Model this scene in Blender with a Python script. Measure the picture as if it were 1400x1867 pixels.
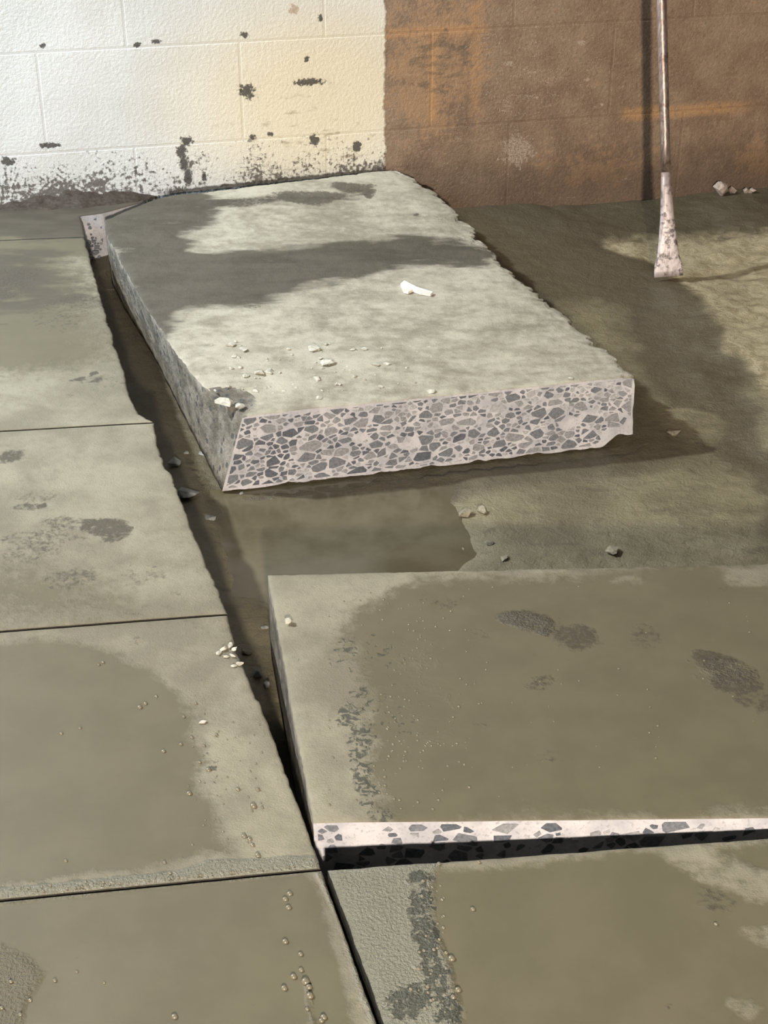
import bpy, bmesh, math, random
import numpy as np
from mathutils import Vector, Matrix, noise as mnoise

for o in list(bpy.data.objects):
    bpy.data.objects.remove(o)
C = bpy.context.scene.collection
SC = bpy.context.scene

# ------------------------------------------------------------------ camera
F_PX, PITCH, CAM_H = 2800.0, math.radians(30.0), 1.03
cd = bpy.data.cameras.new('camera')
cam = bpy.data.objects.new('camera', cd)
C.objects.link(cam)
cam.location = (0, 0, CAM_H)
cam.rotation_euler = (math.radians(90) - PITCH, 0, 0)
cd.sensor_fit = 'HORIZONTAL'
cd.sensor_width = 36.0
cd.lens = 36.0 * F_PX / 1400.0
cd.clip_start = 0.05
SC.camera = cam

# ------------------------------------------------------------------ world, lamps, exposure
w = bpy.data.worlds.new('world')
SC.world = w
w.use_nodes = True
bg = w.node_tree.nodes['Background']
bg.inputs[0].default_value = (0.95, 0.97, 1.0, 1)
bg.inputs[1].default_value = 0.08


def area(name, loc, target, size, power, col):
    l = bpy.data.lights.new(name, 'AREA')
    l.shape = 'DISK'
    l.size = size
    l.energy = power
    l.color = col
    o = bpy.data.objects.new(name, l)
    C.objects.link(o)
    o.location = loc
    o.rotation_euler = (Vector(target) - Vector(loc)).to_track_quat('-Z', 'Y').to_euler()
    return o


area('work_lamp_ceiling', (-2.22, 2.52, 2.28), (0.1, 1.9, 0.0), 0.14, 120, (0.94, 0.98, 1.0))
area('work_lamp_front', (0.20, -1.5, 1.22), (0.35, 2.8, 0.1), 0.12, 152, (1.0, 0.88, 0.76))
wl = area('cool_wall_light', (-2.1, 1.5, 1.5), (-0.95, 2.95, 0.45), 0.30, 7.5, (0.40, 0.68, 1.0))  # unseen cool source, aimed and narrowed to tint the left wall
wl.data.spread = math.radians(80)

SC.view_settings.view_transform = 'Standard'
SC.view_settings.look = 'None'
SC.view_settings.gamma = 1.0
SC.view_settings.use_curve_mapping = False
SC.view_settings.exposure = 0.0

# ------------------------------------------------------------------ numeric helpers
RNG = np.random.RandomState(7)
random.seed(11)
SP, CP = math.sin(PITCH), math.cos(PITCH)


def ray(px, py):
    a, b = (px - 700.0) / F_PX, (py - 933.5) / F_PX
    return (a, CP - b * SP, -SP - b * CP)


def P(px, py, z=0.0):
    """point of the level z that stands at this place of the photograph (metres)"""
    r = ray(px, py)
    t = (z - CAM_H) / r[2]
    return (r[0] * t, r[1] * t)


def PP(px, py, plane):
    """same on a tilted plane z = a + b*x + c*y"""
    r = ray(px, py)
    a, b, c = plane
    t = (a - CAM_H) / (r[2] - b * r[0] - c * r[1])
    return (r[0] * t, r[1] * t)


W0 = np.array((-0.785, 3.03))
WD = np.array((0.9744, 0.225)); WD = WD / np.linalg.norm(WD)
WN = np.array((WD[1], -WD[0]))           # out of the wall, towards the room


def W(px, py):
    """(along, height) on the wall"""
    r = ray(px, py)
    t = np.dot(W0, WN) / (r[0] * WN[0] + r[1] * WN[1])
    p = np.array((r[0] * t, r[1] * t)) - W0
    return (float(np.dot(p, WD)), CAM_H + r[2] * t)


TAB = RNG.rand(256, 256)


def vnoise(x, y, seed=0):
    x = np.asarray(x, float) + seed * 37.17
    y = np.asarray(y, float) + seed * 11.53
    xi, yi = np.floor(x).astype(int), np.floor(y).astype(int)
    fx, fy = x - xi, y - yi
    fx, fy = fx * fx * (3 - 2 * fx), fy * fy * (3 - 2 * fy)
    g = lambda i, j: TAB[i % 256, j % 256]
    return (g(xi, yi) * (1 - fx) + g(xi + 1, yi) * fx) * (1 - fy) + \
           (g(xi, yi + 1) * (1 - fx) + g(xi + 1, yi + 1) * fx) * fy


def fbm(x, y, sc, octv=4, seed=0):
    s, a, tot = 0, 1, 0
    for k in range(octv):
        s = s + a * vnoise(np.asarray(x) * sc, np.asarray(y) * sc, seed + k * 5)
        tot += a; a *= 0.5; sc *= 2.03
    return s / tot - 0.5


def sstep(lo, hi, x):
    t = np.clip((x - lo) / (hi - lo), 0, 1)
    return t * t * (3 - 2 * t)


def polysd(x, y, pts):
    """signed distance to polygon, positive inside"""
    x = np.asarray(x, float); y = np.asarray(y, float)
    d = np.full(x.shape, 1e9); inside = np.zeros(x.shape, bool)
    n = len(pts)
    for i in range(n):
        ax, ay = pts[i]; bx, by = pts[(i + 1) % n]
        ex, ey = bx - ax, by - ay
        t = np.clip(((x - ax) * ex + (y - ay) * ey) / (ex * ex + ey * ey + 1e-12), 0, 1)
        d = np.minimum(d, np.hypot(x - ax - t * ex, y - ay - t * ey))
        c = ((ay > y) != (by > y)) & (x < (bx - ax) * (y - ay) / (by - ay + 1e-12) + ax)
        inside ^= c
    return np.where(inside, d, -d)


def area_mask(x, y, px_pts, z=0.0, soft=0.06, warp=0.03):
    wx = x + fbm(x, y, 9, 3, 3) * warp * 2
    wy = y + fbm(x, y, 9, 3, 4) * warp * 2
    return np.clip(0.5 + polysd(wx, wy, [P(a, b, z) for a, b in px_pts]) / soft, 0, 1)


def blobs(x, y, lst, z=0.0, warp=0.025):
    wx = x + fbm(x, y, 12, 3, 8) * warp * 2
    wy = y + fbm(x, y, 12, 3, 9) * warp * 2
    out = np.zeros(np.shape(x))
    for (px, py, rx, ry, amt) in lst:
        c = P(px, py, z)
        ax = abs(P(px + rx, py, z)[0] - c[0])
        ay = abs(P(px, py - ry, z)[1] - P(px, py + ry, z)[1]) / 2
        d = np.hypot((wx - c[0]) / ax, (wy - c[1]) / ay)
        out = np.maximum(out, amt * (1 - sstep(0.55, 1.35, d)))
    return out


# ------------------------------------------------------------------ shader helpers
class S:
    def __init__(s, m, sock): s.m, s.k = m, sock
    def _o(s, op, b, rev=False):
        n = s.m.nt.nodes.new('ShaderNodeMath'); n.operation = op
        a, b = (b, s) if rev else (s, b)
        for i, v in enumerate((a, b)):
            if isinstance(v, S): s.m.nt.links.new(v.k, n.inputs[i])
            else: n.inputs[i].default_value = v
        return S(s.m, n.outputs[0])
    def __add__(s, b): return s._o('ADD', b)
    __radd__ = __add__
    def __sub__(s, b): return s._o('SUBTRACT', b)
    def __rsub__(s, b): return s._o('SUBTRACT', b, True)
    def __mul__(s, b): return s._o('MULTIPLY', b)
    __rmul__ = __mul__
    def __truediv__(s, b): return s._o('DIVIDE', b)
    def max(s, b): return s._o('MAXIMUM', b)
    def min(s, b): return s._o('MINIMUM', b)
    def pow(s, b): return s._o('POWER', b)
    def abs(s): return s._o('ABSOLUTE', 0)


class Mat:
    def __init__(s, name):
        s.mat = bpy.data.materials.new(name)
        s.mat.use_nodes = True
        s.nt = s.mat.node_tree
        s.b = s.nt.nodes['Principled BSDF']
        s.out = s.nt.nodes['Material Output']
    def node(s, t, ins=None, **props):
        n = s.nt.nodes.new(t)
        for k, v in props.items(): setattr(n, k, v)
        for k, v in (ins or {}).items(): s.put(n.inputs[k], v)
        return n
    def put(s, sock, v):
        if isinstance(v, S): s.nt.links.new(v.k, sock)
        else: sock.default_value = v
    def pos(s): return S(s, s.node('ShaderNodeNewGeometry').outputs['Position'])
    def xyz(s, v):
        n = s.node('ShaderNodeSeparateXYZ', {0: v}); return [S(s, n.outputs[i]) for i in range(3)]
    def vec(s, x, y, z):
        return S(s, s.node('ShaderNodeCombineXYZ', {0: x, 1: y, 2: z}).outputs[0])
    def noise(s, v, sc, det=4, rough=0.55, dist=0.0):
        return S(s, s.node('ShaderNodeTexNoise', {'Vector': v, 'Scale': sc, 'Detail': det, 'Roughness': rough, 'Distortion': dist}).outputs[0])
    def voro(s, v, sc, out='Distance', feat='F1'):
        return S(s, s.node('ShaderNodeTexVoronoi', {'Vector': v, 'Scale': sc}, feature=feat).outputs[out])
    def attr(s, name):
        return S(s, s.node('ShaderNodeAttribute', attribute_name=name).outputs['Fac'])
    def smooth(s, x, lo, hi):
        return S(s, s.node('ShaderNodeMapRange', {'Value': x, 'From Min': lo, 'From Max': hi}, interpolation_type='SMOOTHSTEP').outputs[0])
    def mix(s, f, a, b):
        n = s.node('ShaderNodeMix', data_type='RGBA')
        s.put(n.inputs[0], f)
        for i, v in ((6, a), (7, b)):
            if isinstance(v, S): s.nt.links.new(v.k, n.inputs[i])
            else: n.inputs[i].default_value = (*v, 1)
        return S(s, n.outputs[2])
    def lerp(s, f, a, b): return (f * (b - a)) + a if not isinstance(a, S) else a + f * (b - a)
    def bump(s, h, strength=0.5, dist=0.002, nrm=None):
        n = s.node('ShaderNodeBump', {'Height': h, 'Strength': strength, 'Distance': dist})
        if nrm is not None: s.nt.links.new(nrm.k, n.inputs['Normal'])
        return S(s, n.outputs[0])
    def done(s, col, rough, nrm=None, spec=0.5, metal=0.0):
        if isinstance(col, S): s.nt.links.new(col.k, s.b.inputs['Base Color'])
        else: s.b.inputs['Base Color'].default_value = (*col, 1)
        s.put(s.b.inputs['Roughness'], rough)
        s.put(s.b.inputs['Specular IOR Level'], spec)
        s.put(s.b.inputs['Metallic'], metal)
        if nrm is not None: s.nt.links.new(nrm.k, s.b.inputs['Normal'])
        return s.mat


def concrete_top():
    m = Mat('cut floor concrete with slurry')
    p = m.pos()
    n0 = m.noise(p, 3.0, 3); n1 = m.noise(p, 14, 5, 0.6); n2 = m.noise(p, 60, 5, 0.65); n3 = m.noise(p, 420, 3, 0.7)
    sl = m.smooth(m.attr('slurry') + (n1 - 0.5) * 0.55 + (n2 - 0.5) * 0.7, 0.30, 0.70)
    px_, py_, pz_ = m.xyz(p)
    st = m.noise(m.vec(px_ * 0.35, py_, pz_), 24, 5, 0.65)
    dk = m.smooth(m.attr('dark') + (n1 - 0.5) * 0.5 + (n2 - 0.5) * 0.7 + (m.noise(p, 150, 3, 0.6) - 0.5) * 0.9, 0.40, 0.80)
    rg = m.smooth(m.attr('rough') + (n1 - 0.5) * 0.3 + (n2 - 0.5) * 0.3, 0.35, 0.65)
    nm = m.noise(p, 130, 4, 0.6, 0.8)
    moss = m.smooth(m.attr('moss') + (nm - 0.5) * 2.2 + (n1 - 0.5) * 0.9, 0.52, 0.80)
    dp = m.smooth(m.attr('damp') + (st - 0.5) * 1.3 + (n1 - 0.5) * 0.45, 0.36, 0.70)
    dry = m.mix(m.smooth(n0 * 0.6 + n1 * 0.4, 0.40, 0.60), (0.205, 0.185, 0.132), (0.315, 0.289, 0.210))
    dry = m.mix(m.smooth(n2, 0.52, 0.72) * 0.4, dry, (0.185, 0.178, 0.135))
    pa = m.attr('pale')
    dry = m.mix(m.smooth(m.noise(p, 7, 6, 0.7, 0.5), 0.50, 0.66) * 0.55, dry, (0.175, 0.155, 0.110))
    dry = m.mix(pa, dry, m.mix(m.smooth(n0 * 0.3 + st * 0.35 + n1 * 0.35 + (n2 - 0.5) * 0.3, 0.36, 0.64), (0.245, 0.220, 0.162), (0.50, 0.465, 0.365)))
    slc = m.mix(m.smooth(n1, 0.35, 0.65), (0.126, 0.111, 0.068), (0.142, 0.125, 0.078))
    col = m.mix(sl, dry, slc)
    col = m.mix(dp * 0.95, col, m.mix(m.smooth(st, 0.35, 0.65), (0.055, 0.046, 0.033), (0.082, 0.070, 0.050)))
    col = m.mix(rg * (1 - sl) * 0.6, col, (0.20, 0.205, 0.158))
    col = m.mix(dk * 0.86, col, (0.068, 0.057, 0.042))
    col = m.mix(moss * 0.85, col, (0.05, 0.055, 0.042))
    col = m.mix(m.smooth(n3, 0.62, 0.74) * 0.25 * (1 - sl), col, (0.52, 0.50, 0.40))
    r = m.lerp(sl, 0.75, 0.58)
    r = r - rg * 0.60 * (1 - sl)
    ns = 1 - sl
    h = n3 * (ns * 0.5 + 0.04) + n2 * (ns * 0.9 + 0.02) + rg * m.noise(p, 300, 3, 0.6) * 2.6 + dk * n2 * 0.6 - moss * 0.3
    return m.done(col, r, m.bump(h, 0.75, 0.0022), 0.45 + rg * 0.25)


def sawn():
    m = Mat('sawn concrete face')
    p = m.pos()
    n1 = m.noise(p, 30, 4); n2 = m.noise(p, 260, 4, 0.7); n3 = m.noise(p, 900, 2, 0.6)
    col = m.mix(m.smooth(n1, 0.35, 0.65), (0.49, 0.485, 0.51), (0.66, 0.64, 0.645))
    col = m.mix(m.smooth(n2, 0.52, 0.68) * 0.6, col, (0.30, 0.29, 0.30))
    return m.done(col, 0.55, m.bump(n2 * 0.6 + n3 * 0.4, 0.35, 0.001), 0.4)


def broken():
    m = Mat('broken concrete face')
    p = m.pos()
    n1 = m.noise(p, 22, 5, 0.65); n2 = m.noise(p, 110, 5, 0.7)
    v = m.voro(p, 75); vc = S(m, m.node('ShaderNodeTexVoronoi', {'Vector': p, 'Scale': 75}).outputs['Color'])
    ag = m.smooth(v, 0.42, 0.30) * m.smooth(m.xyz(vc)[0], 0.45, 0.55)
    col = m.mix(m.smooth(n1, 0.35, 0.65), (0.145, 0.130, 0.100), (0.33, 0.30, 0.245))
    col = m.mix(ag * 0.85, col, (0.085, 0.088, 0.095))
    return m.done(col, 0.75, m.bump(n2 + n1 * 0.6, 0.9, 0.005), 0.3)


def stone_mat(name, c):
    m = Mat(name)
    p = m.pos()
    n = m.noise(p, 300, 4, 0.7); n1 = m.noise(p, 60, 2)
    col = m.mix(m.smooth(n, 0.3, 0.7) * 0.8, c, tuple(min(1, x * 1.9 + 0.02) for x in c))
    return m.done(col, 0.45, m.bump(n, 0.25, 0.0006), 0.4)


def chip_mat(name, a, b):
    m = Mat(name)
    p = m.pos()
    n = m.noise(p, 160, 4, 0.65)
    col = m.mix(m.smooth(n, 0.3, 0.7), a, b)
    return m.done(col, 0.7, m.bump(m.noise(p, 500, 4, 0.7), 0.5, 0.001), 0.3)


def ground_mat():
    m = Mat('wet subsoil and mud')
    p = m.pos()
    n1 = m.noise(p, 9, 5, 0.6); n2 = m.noise(p, 45, 6, 0.65, 0.6); n3 = m.noise(p, 300, 4, 0.7)
    ye = m.smooth(m.attr('yellow') + (n1 - 0.5) * 0.4 + (n2 - 0.5) * 0.35, 0.35, 0.7)
    br = m.smooth(m.attr('brown') + (n1 - 0.5) * 0.4 + (n2 - 0.5) * 0.3, 0.35, 0.7)
    col = m.mix(m.smooth(n1, 0.35, 0.65), (0.156, 0.134, 0.080), (0.236, 0.206, 0.128))
    col = m.mix(br * 0.85, col, (0.088, 0.072, 0.044))
    col = m.mix(ye, col, m.mix(m.smooth(n2, 0.3, 0.7), (0.27, 0.220, 0.122), (0.48, 0.41, 0.26)))
    xx, yy, zz = m.xyz(p)
    rt_ = m.noise(m.vec(xx * 0.45, yy, zz), 26, 4, 0.6, 0.5)
    col = m.mix(m.smooth(rt_, 0.58, 0.70) * 0.6, col, (0.095, 0.080, 0.052))
    col = m.mix(m.smooth(n2, 0.56, 0.70) * 0.5, col, (0.10, 0.085, 0.055))
    col = m.mix(m.smooth(n3, 0.66, 0.78) * 0.4, col, (0.42, 0.39, 0.30))
    r = m.lerp(ye, 0.42, 0.7)
    return m.done(col, r, m.bump(n2 + n3 * 0.35 - rt_ * 0.8, 0.8, 0.006), 0.45)


def wall_mat():
    m = Mat('painted and tarred block wall')
    p = m.pos()
    x, y, z = m.xyz(p)
    s = (x - float(W0[0])) * float(WD[0]) + (y - float(W0[1])) * float(WD[1])
    v = m.vec(s, 0.0, z)
    n0 = m.noise(v, 4, 4); n1 = m.noise(v, 16, 5, 0.6); n2 = m.noise(v, 70, 5, 0.65); n3 = m.noise(v, 330, 3, 0.65)
    nq = m.noise(v, 130, 3, 0.6)
    ny = m.noise(m.vec(s * 0.35, 3.0, z), 60, 4, 0.6)          # flattened, brushed sideways

    def blob(px, py, rx, ry, k=0.55):
        a, b = W(px, py)
        ra = abs(W(px + rx, py)[0] - a); rb = abs(W(px, py - ry)[1] - b)
        ds = (s - a) / ra; dz = (z - b) / rb
        d = (ds * ds + dz * dz).pow(0.5)
        return m.smooth(d + (n2 - 0.5) * 3.2 * k + (nq - 0.5) * 5 * k + (n1 - 0.5) * 2 * k, 1.15, 0.75)

    def soft(px, py, rx, ry):
        a, b = W(px, py)
        ra = abs(W(px + rx, py)[0] - a); rb = abs(W(px, py - ry)[1] - b)
        ds = (s - a) / ra; dz = (z - b) / rb
        return m.smooth((ds * ds + dz * dz).pow(0.5), 1.3, 0.2)

    # cream side
    cream = m.mix(m.smooth(n0, 0.35, 0.65), (0.73, 0.725, 0.675), (0.83, 0.83, 0.785))
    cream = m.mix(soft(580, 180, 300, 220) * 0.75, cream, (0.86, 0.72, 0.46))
    zb = m.smooth(z, 0.15, 0.0)
    lf = m.smooth(s, W(420, 300)[0], W(60, 300)[0]) * 0.035
    sp = m.smooth(nq * 0.42 + n2 * 0.26 + n1 * 0.32 + zb * 0.115 + lf * zb, 0.585, 0.66)
    cream = m.mix(sp * m.smooth(zb, 0.0, 0.3) * 0.88, cream, (0.085, 0.065, 0.05))
    cream = m.mix(m.smooth(ny, 0.56, 0.70) * soft(560, 250, 200, 120) * 0.55, cream, (0.28, 0.21, 0.12))
    bl = None
    for q in ((565, 150, 24, 6), (450, 165, 14, 13), (340, 258, 11, 9), (331, 275, 9, 14), (336, 298, 8, 14), (343, 322, 7, 16),
              (90, 265, 19, 5), (447, 63, 9, 6), (250, 82, 8, 4), (285, 76, 9, 5), (650, 268, 8, 10), (78, 83, 6, 4), (560, 108, 4, 6),
              (460, 250, 6, 8), (573, 255, 9, 10), (493, 245, 7, 4), (584, 35, 4, 8), (372, 322, 4, 8), (15, 295, 14, 7)):
        b_ = blob(*q)
        bl = b_ if bl is None else bl.max(b_)
    cream = m.mix(bl * 0.92, cream, (0.055, 0.045, 0.038))
    tan = blob(536, 18, 9, 9)
    cream = m.mix(tan * 0.6, cream, (0.40, 0.22, 0.12))
    (sa_, za_), (sb_, zb_) = W(300, 352), W(700, 310)
    zl = (s - sa_) * ((zb_ - za_) / (sb_ - sa_)) + za_ + (n2 - 0.5) * 0.012
    ln = m.smooth((z - zl).abs(), 0.0075, 0.003) * m.smooth(s, sa_ - 0.02, sa_ + 0.02)
    cream = m.mix(ln * 0.9, cream, (0.06, 0.05, 0.04))
    # brown side
    br = m.mix(m.smooth(n1 * 0.5 + n0 * 0.5, 0.38, 0.62), (0.235, 0.155, 0.100), (0.325, 0.222, 0.146))
    br = m.mix(m.smooth(n3 * 0.5 + nq * 0.5, 0.52, 0.66) * 0.45, br, (0.50, 0.37, 0.26))
    br = m.mix(m.smooth(n3 * 0.4 + nq * 0.6, 0.48, 0.34) * 0.45, br, (0.11, 0.07, 0.042))
    rz = soft(790, 120, 110, 190)
    rz2 = soft(1090, 305, 120, 60).max(soft(1380, 290, 70, 50))
    rust = m.smooth(n2 * 0.5 + n1 * 0.5 + rz * 0.20 + rz2 * 0.15, 0.56, 0.68)
    br = m.mix(rust * 0.6, br, m.mix(n2, (0.36, 0.20, 0.095), (0.50, 0.31, 0.17)))
    zj1 = m.smooth((z - 0.306).abs(), 0.016, 0.004) * m.smooth(s, W(900, 60)[0], W(870, 60)[0])
    vj = m.smooth((s - W(790, 120)[0]).abs(), 0.016, 0.004) * m.smooth((z - 0.21).abs(), 0.10, 0.08)
    vj2 = m.smooth((s - W(868, 100)[0]).abs(), 0.02, 0.004) * m.smooth(z, 0.10, 0.16)
    zj2 = m.smooth((z - 0.106 + (n1 - 0.5) * 0.02).abs(), 0.022, 0.006) * m.smooth(s, W(1120, 215)[0], W(1150, 215)[0]) * m.smooth(s, W(1400, 190)[0], W(1310, 190)[0])
    jn = zj1.max(vj).max(vj2 * 0.6).max(zj2) * m.smooth(n2, 0.32, 0.5)
    br = m.mix(jn * 0.75, br, (0.50, 0.28, 0.13))
    gl = blob(800, 115, 60, 60, 0.3) * m.smooth(ny, 0.45, 0.6)
    br = m.mix(gl * 0.5, br, (0.10, 0.085, 0.06))
    eff = blob(860, 315, 45, 55, 0.5)
    br = m.mix(eff * 0.5 * m.smooth(n2, 0.4, 0.6), br, (0.34, 0.26, 0.155))
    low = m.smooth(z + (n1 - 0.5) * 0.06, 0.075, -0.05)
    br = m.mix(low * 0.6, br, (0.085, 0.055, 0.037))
    wsp = m.smooth(n3 * 0.55 + ny * 0.45 + soft(950, 150, 140, 130) * 0.055, 0.60, 0.66)
    wp = blob(945, 275, 28, 24, 0.8).max(blob(1060, 78, 8, 6)).max(blob(1070, 145, 7, 3)).max(blob(930, 115, 7, 3)).max(blob(1097, 190, 4, 3))
    br = m.mix((wsp * 0.7).max(wp * m.smooth(n3, 0.35, 0.6) * 0.8), br, (0.55, 0.44, 0.34))
    # edge of the cream coat
    edge = W(702, 100)[0]
    wob = (m.noise(m.vec(0.0, 0.0, z), 22, 3) - 0.5) * 0.028 + (n2 - 0.5) * 0.012
    pm = m.smooth(s + wob, edge + 0.003, edge - 0.003)
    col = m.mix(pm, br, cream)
    h = n2 * 0.5 + n3 * 0.45 + m.noise(v, 150, 3, 0.5) * 0.8 + pm * 1.6 - bl * pm * 0.8
    rgh = m.lerp(pm, 0.42, 0.6)
    return m.done(col, rgh, m.bump(h, 0.55, 0.0035), 0.4)


def water_mat():
    m = Mat('muddy water')
    p = m.pos()
    n = m.noise(p, 12, 4, 0.6)
    col = m.mix(m.smooth(n, 0.35, 0.65), (0.098, 0.082, 0.046), (0.135, 0.116, 0.072))
    return m.done(col, 0.13, m.bump(m.noise(p, 30, 2), 0.05, 0.002), 0.35)


def steel_mat():
    m = Mat('worn steel bar')
    p = m.pos()
    x, y, z = m.xyz(p)
    n = m.noise(m.vec(x, y, z * 0.15), 260, 4, 0.65); n2 = m.noise(p, 45, 5, 0.65)
    col = m.mix(m.smooth(n, 0.35, 0.65), (0.26, 0.19, 0.16), (0.46, 0.36, 0.31))
    col = m.mix(m.smooth(n2, 0.55, 0.68) * 0.75, col, (0.10, 0.055, 0.035))
    return m.done(col, 0.42, m.bump(n + n2, 0.3, 0.001), 0.5, 0.7)


def blade_mat():
    m = Mat('mud smeared steel blade')
    p = m.pos()
    x, y, z = m.xyz(p)
    n = m.noise(m.vec(x, y, z * 0.3), 150, 5, 0.7); n2 = m.noise(p, 60, 5, 0.7)
    col = m.mix(m.smooth(n, 0.3, 0.6), (0.40, 0.31, 0.28), (0.72, 0.64, 0.61))
    col = m.mix(m.smooth(n2, 0.50, 0.60) * 0.85, col, (0.10, 0.075, 0.07))
    col = m.mix(m.smooth(z + (n - 0.5) * 0.14, 0.0, 0.11) * 0.85, col, m.mix(n, (0.20, 0.14, 0.12), (0.46, 0.36, 0.31)))
    return m.done(col, 0.5, m.bump(n + n2, 0.4, 0.001), 0.5, 0.35)


M_JOINT = chip_mat('muddy shadowed saw cut', (0.030, 0.027, 0.021), (0.055, 0.05, 0.04))  # slurry tone darkened to stand in for shadow inside the cuts
M_TOP, M_SAW, M_BRK, M_GND, M_WALL = concrete_top(), sawn(), broken(), ground_mat(), wall_mat()
M_WATER, M_STEEL, M_BLADE = water_mat(), steel_mat(), blade_mat()
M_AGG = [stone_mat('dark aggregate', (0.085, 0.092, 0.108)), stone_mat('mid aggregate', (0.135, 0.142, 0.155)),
         stone_mat('pale aggregate', (0.22, 0.22, 0.225)), stone_mat('light washed aggregate', (0.32, 0.315, 0.315))]  # last tone imitates stones washed pale by light
M_CHIP = chip_mat('pale concrete chip', (0.42, 0.40, 0.325), (0.64, 0.61, 0.52))
M_FLAKE = chip_mat('white paint flake', (0.74, 0.66, 0.58), (0.85, 0.77, 0.69))
M_ROCK = chip_mat('muddy stone', (0.20, 0.175, 0.12), (0.36, 0.325, 0.24))
M_WROCK = chip_mat('brown pebble', (0.30, 0.225, 0.17), (0.48, 0.39, 0.32))
M_GREY = chip_mat('grey wet rubble', (0.20, 0.21, 0.20), (0.36, 0.37, 0.36))


def bubble_mat():
    m = Mat('slurry bubble skin')
    return m.done((0.20, 0.18, 0.125), 0.20, None, 0.9)


M_BUB = bubble_mat()

# ------------------------------------------------------------------ object helpers


def link(name, me, parent=None, mats=()):
    o = bpy.data.objects.new(name, me)
    for mm in mats: me.materials.append(mm)
    C.objects.link(o)
    if parent is not None: o.parent = parent
    return o


def tag(o, label=None, cat=None, group=None, kind=None):
    if label: o['label'] = label
    if cat: o['category'] = cat
    if group: o['group'] = group
    if kind: o['kind'] = kind
    return o


def resample(pts, ts):
    p = np.array(pts, float)
    d = np.concatenate([[0], np.cumsum(np.hypot(*(p[1:] - p[:-1]).T))])
    d /= d[-1]
    return np.stack([np.interp(ts, d, p[:, 0]), np.interp(ts, d, p[:, 1])], -1)


def spaced(n, e=0.006):
    t = np.linspace(0, 1, n)
    return np.unique(np.concatenate([[0, e * 0.5, e], t[(t > e * 1.5) & (t < 1 - e * 1.5)], [1 - e, 1 - e * 0.5, 1]]))


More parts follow.
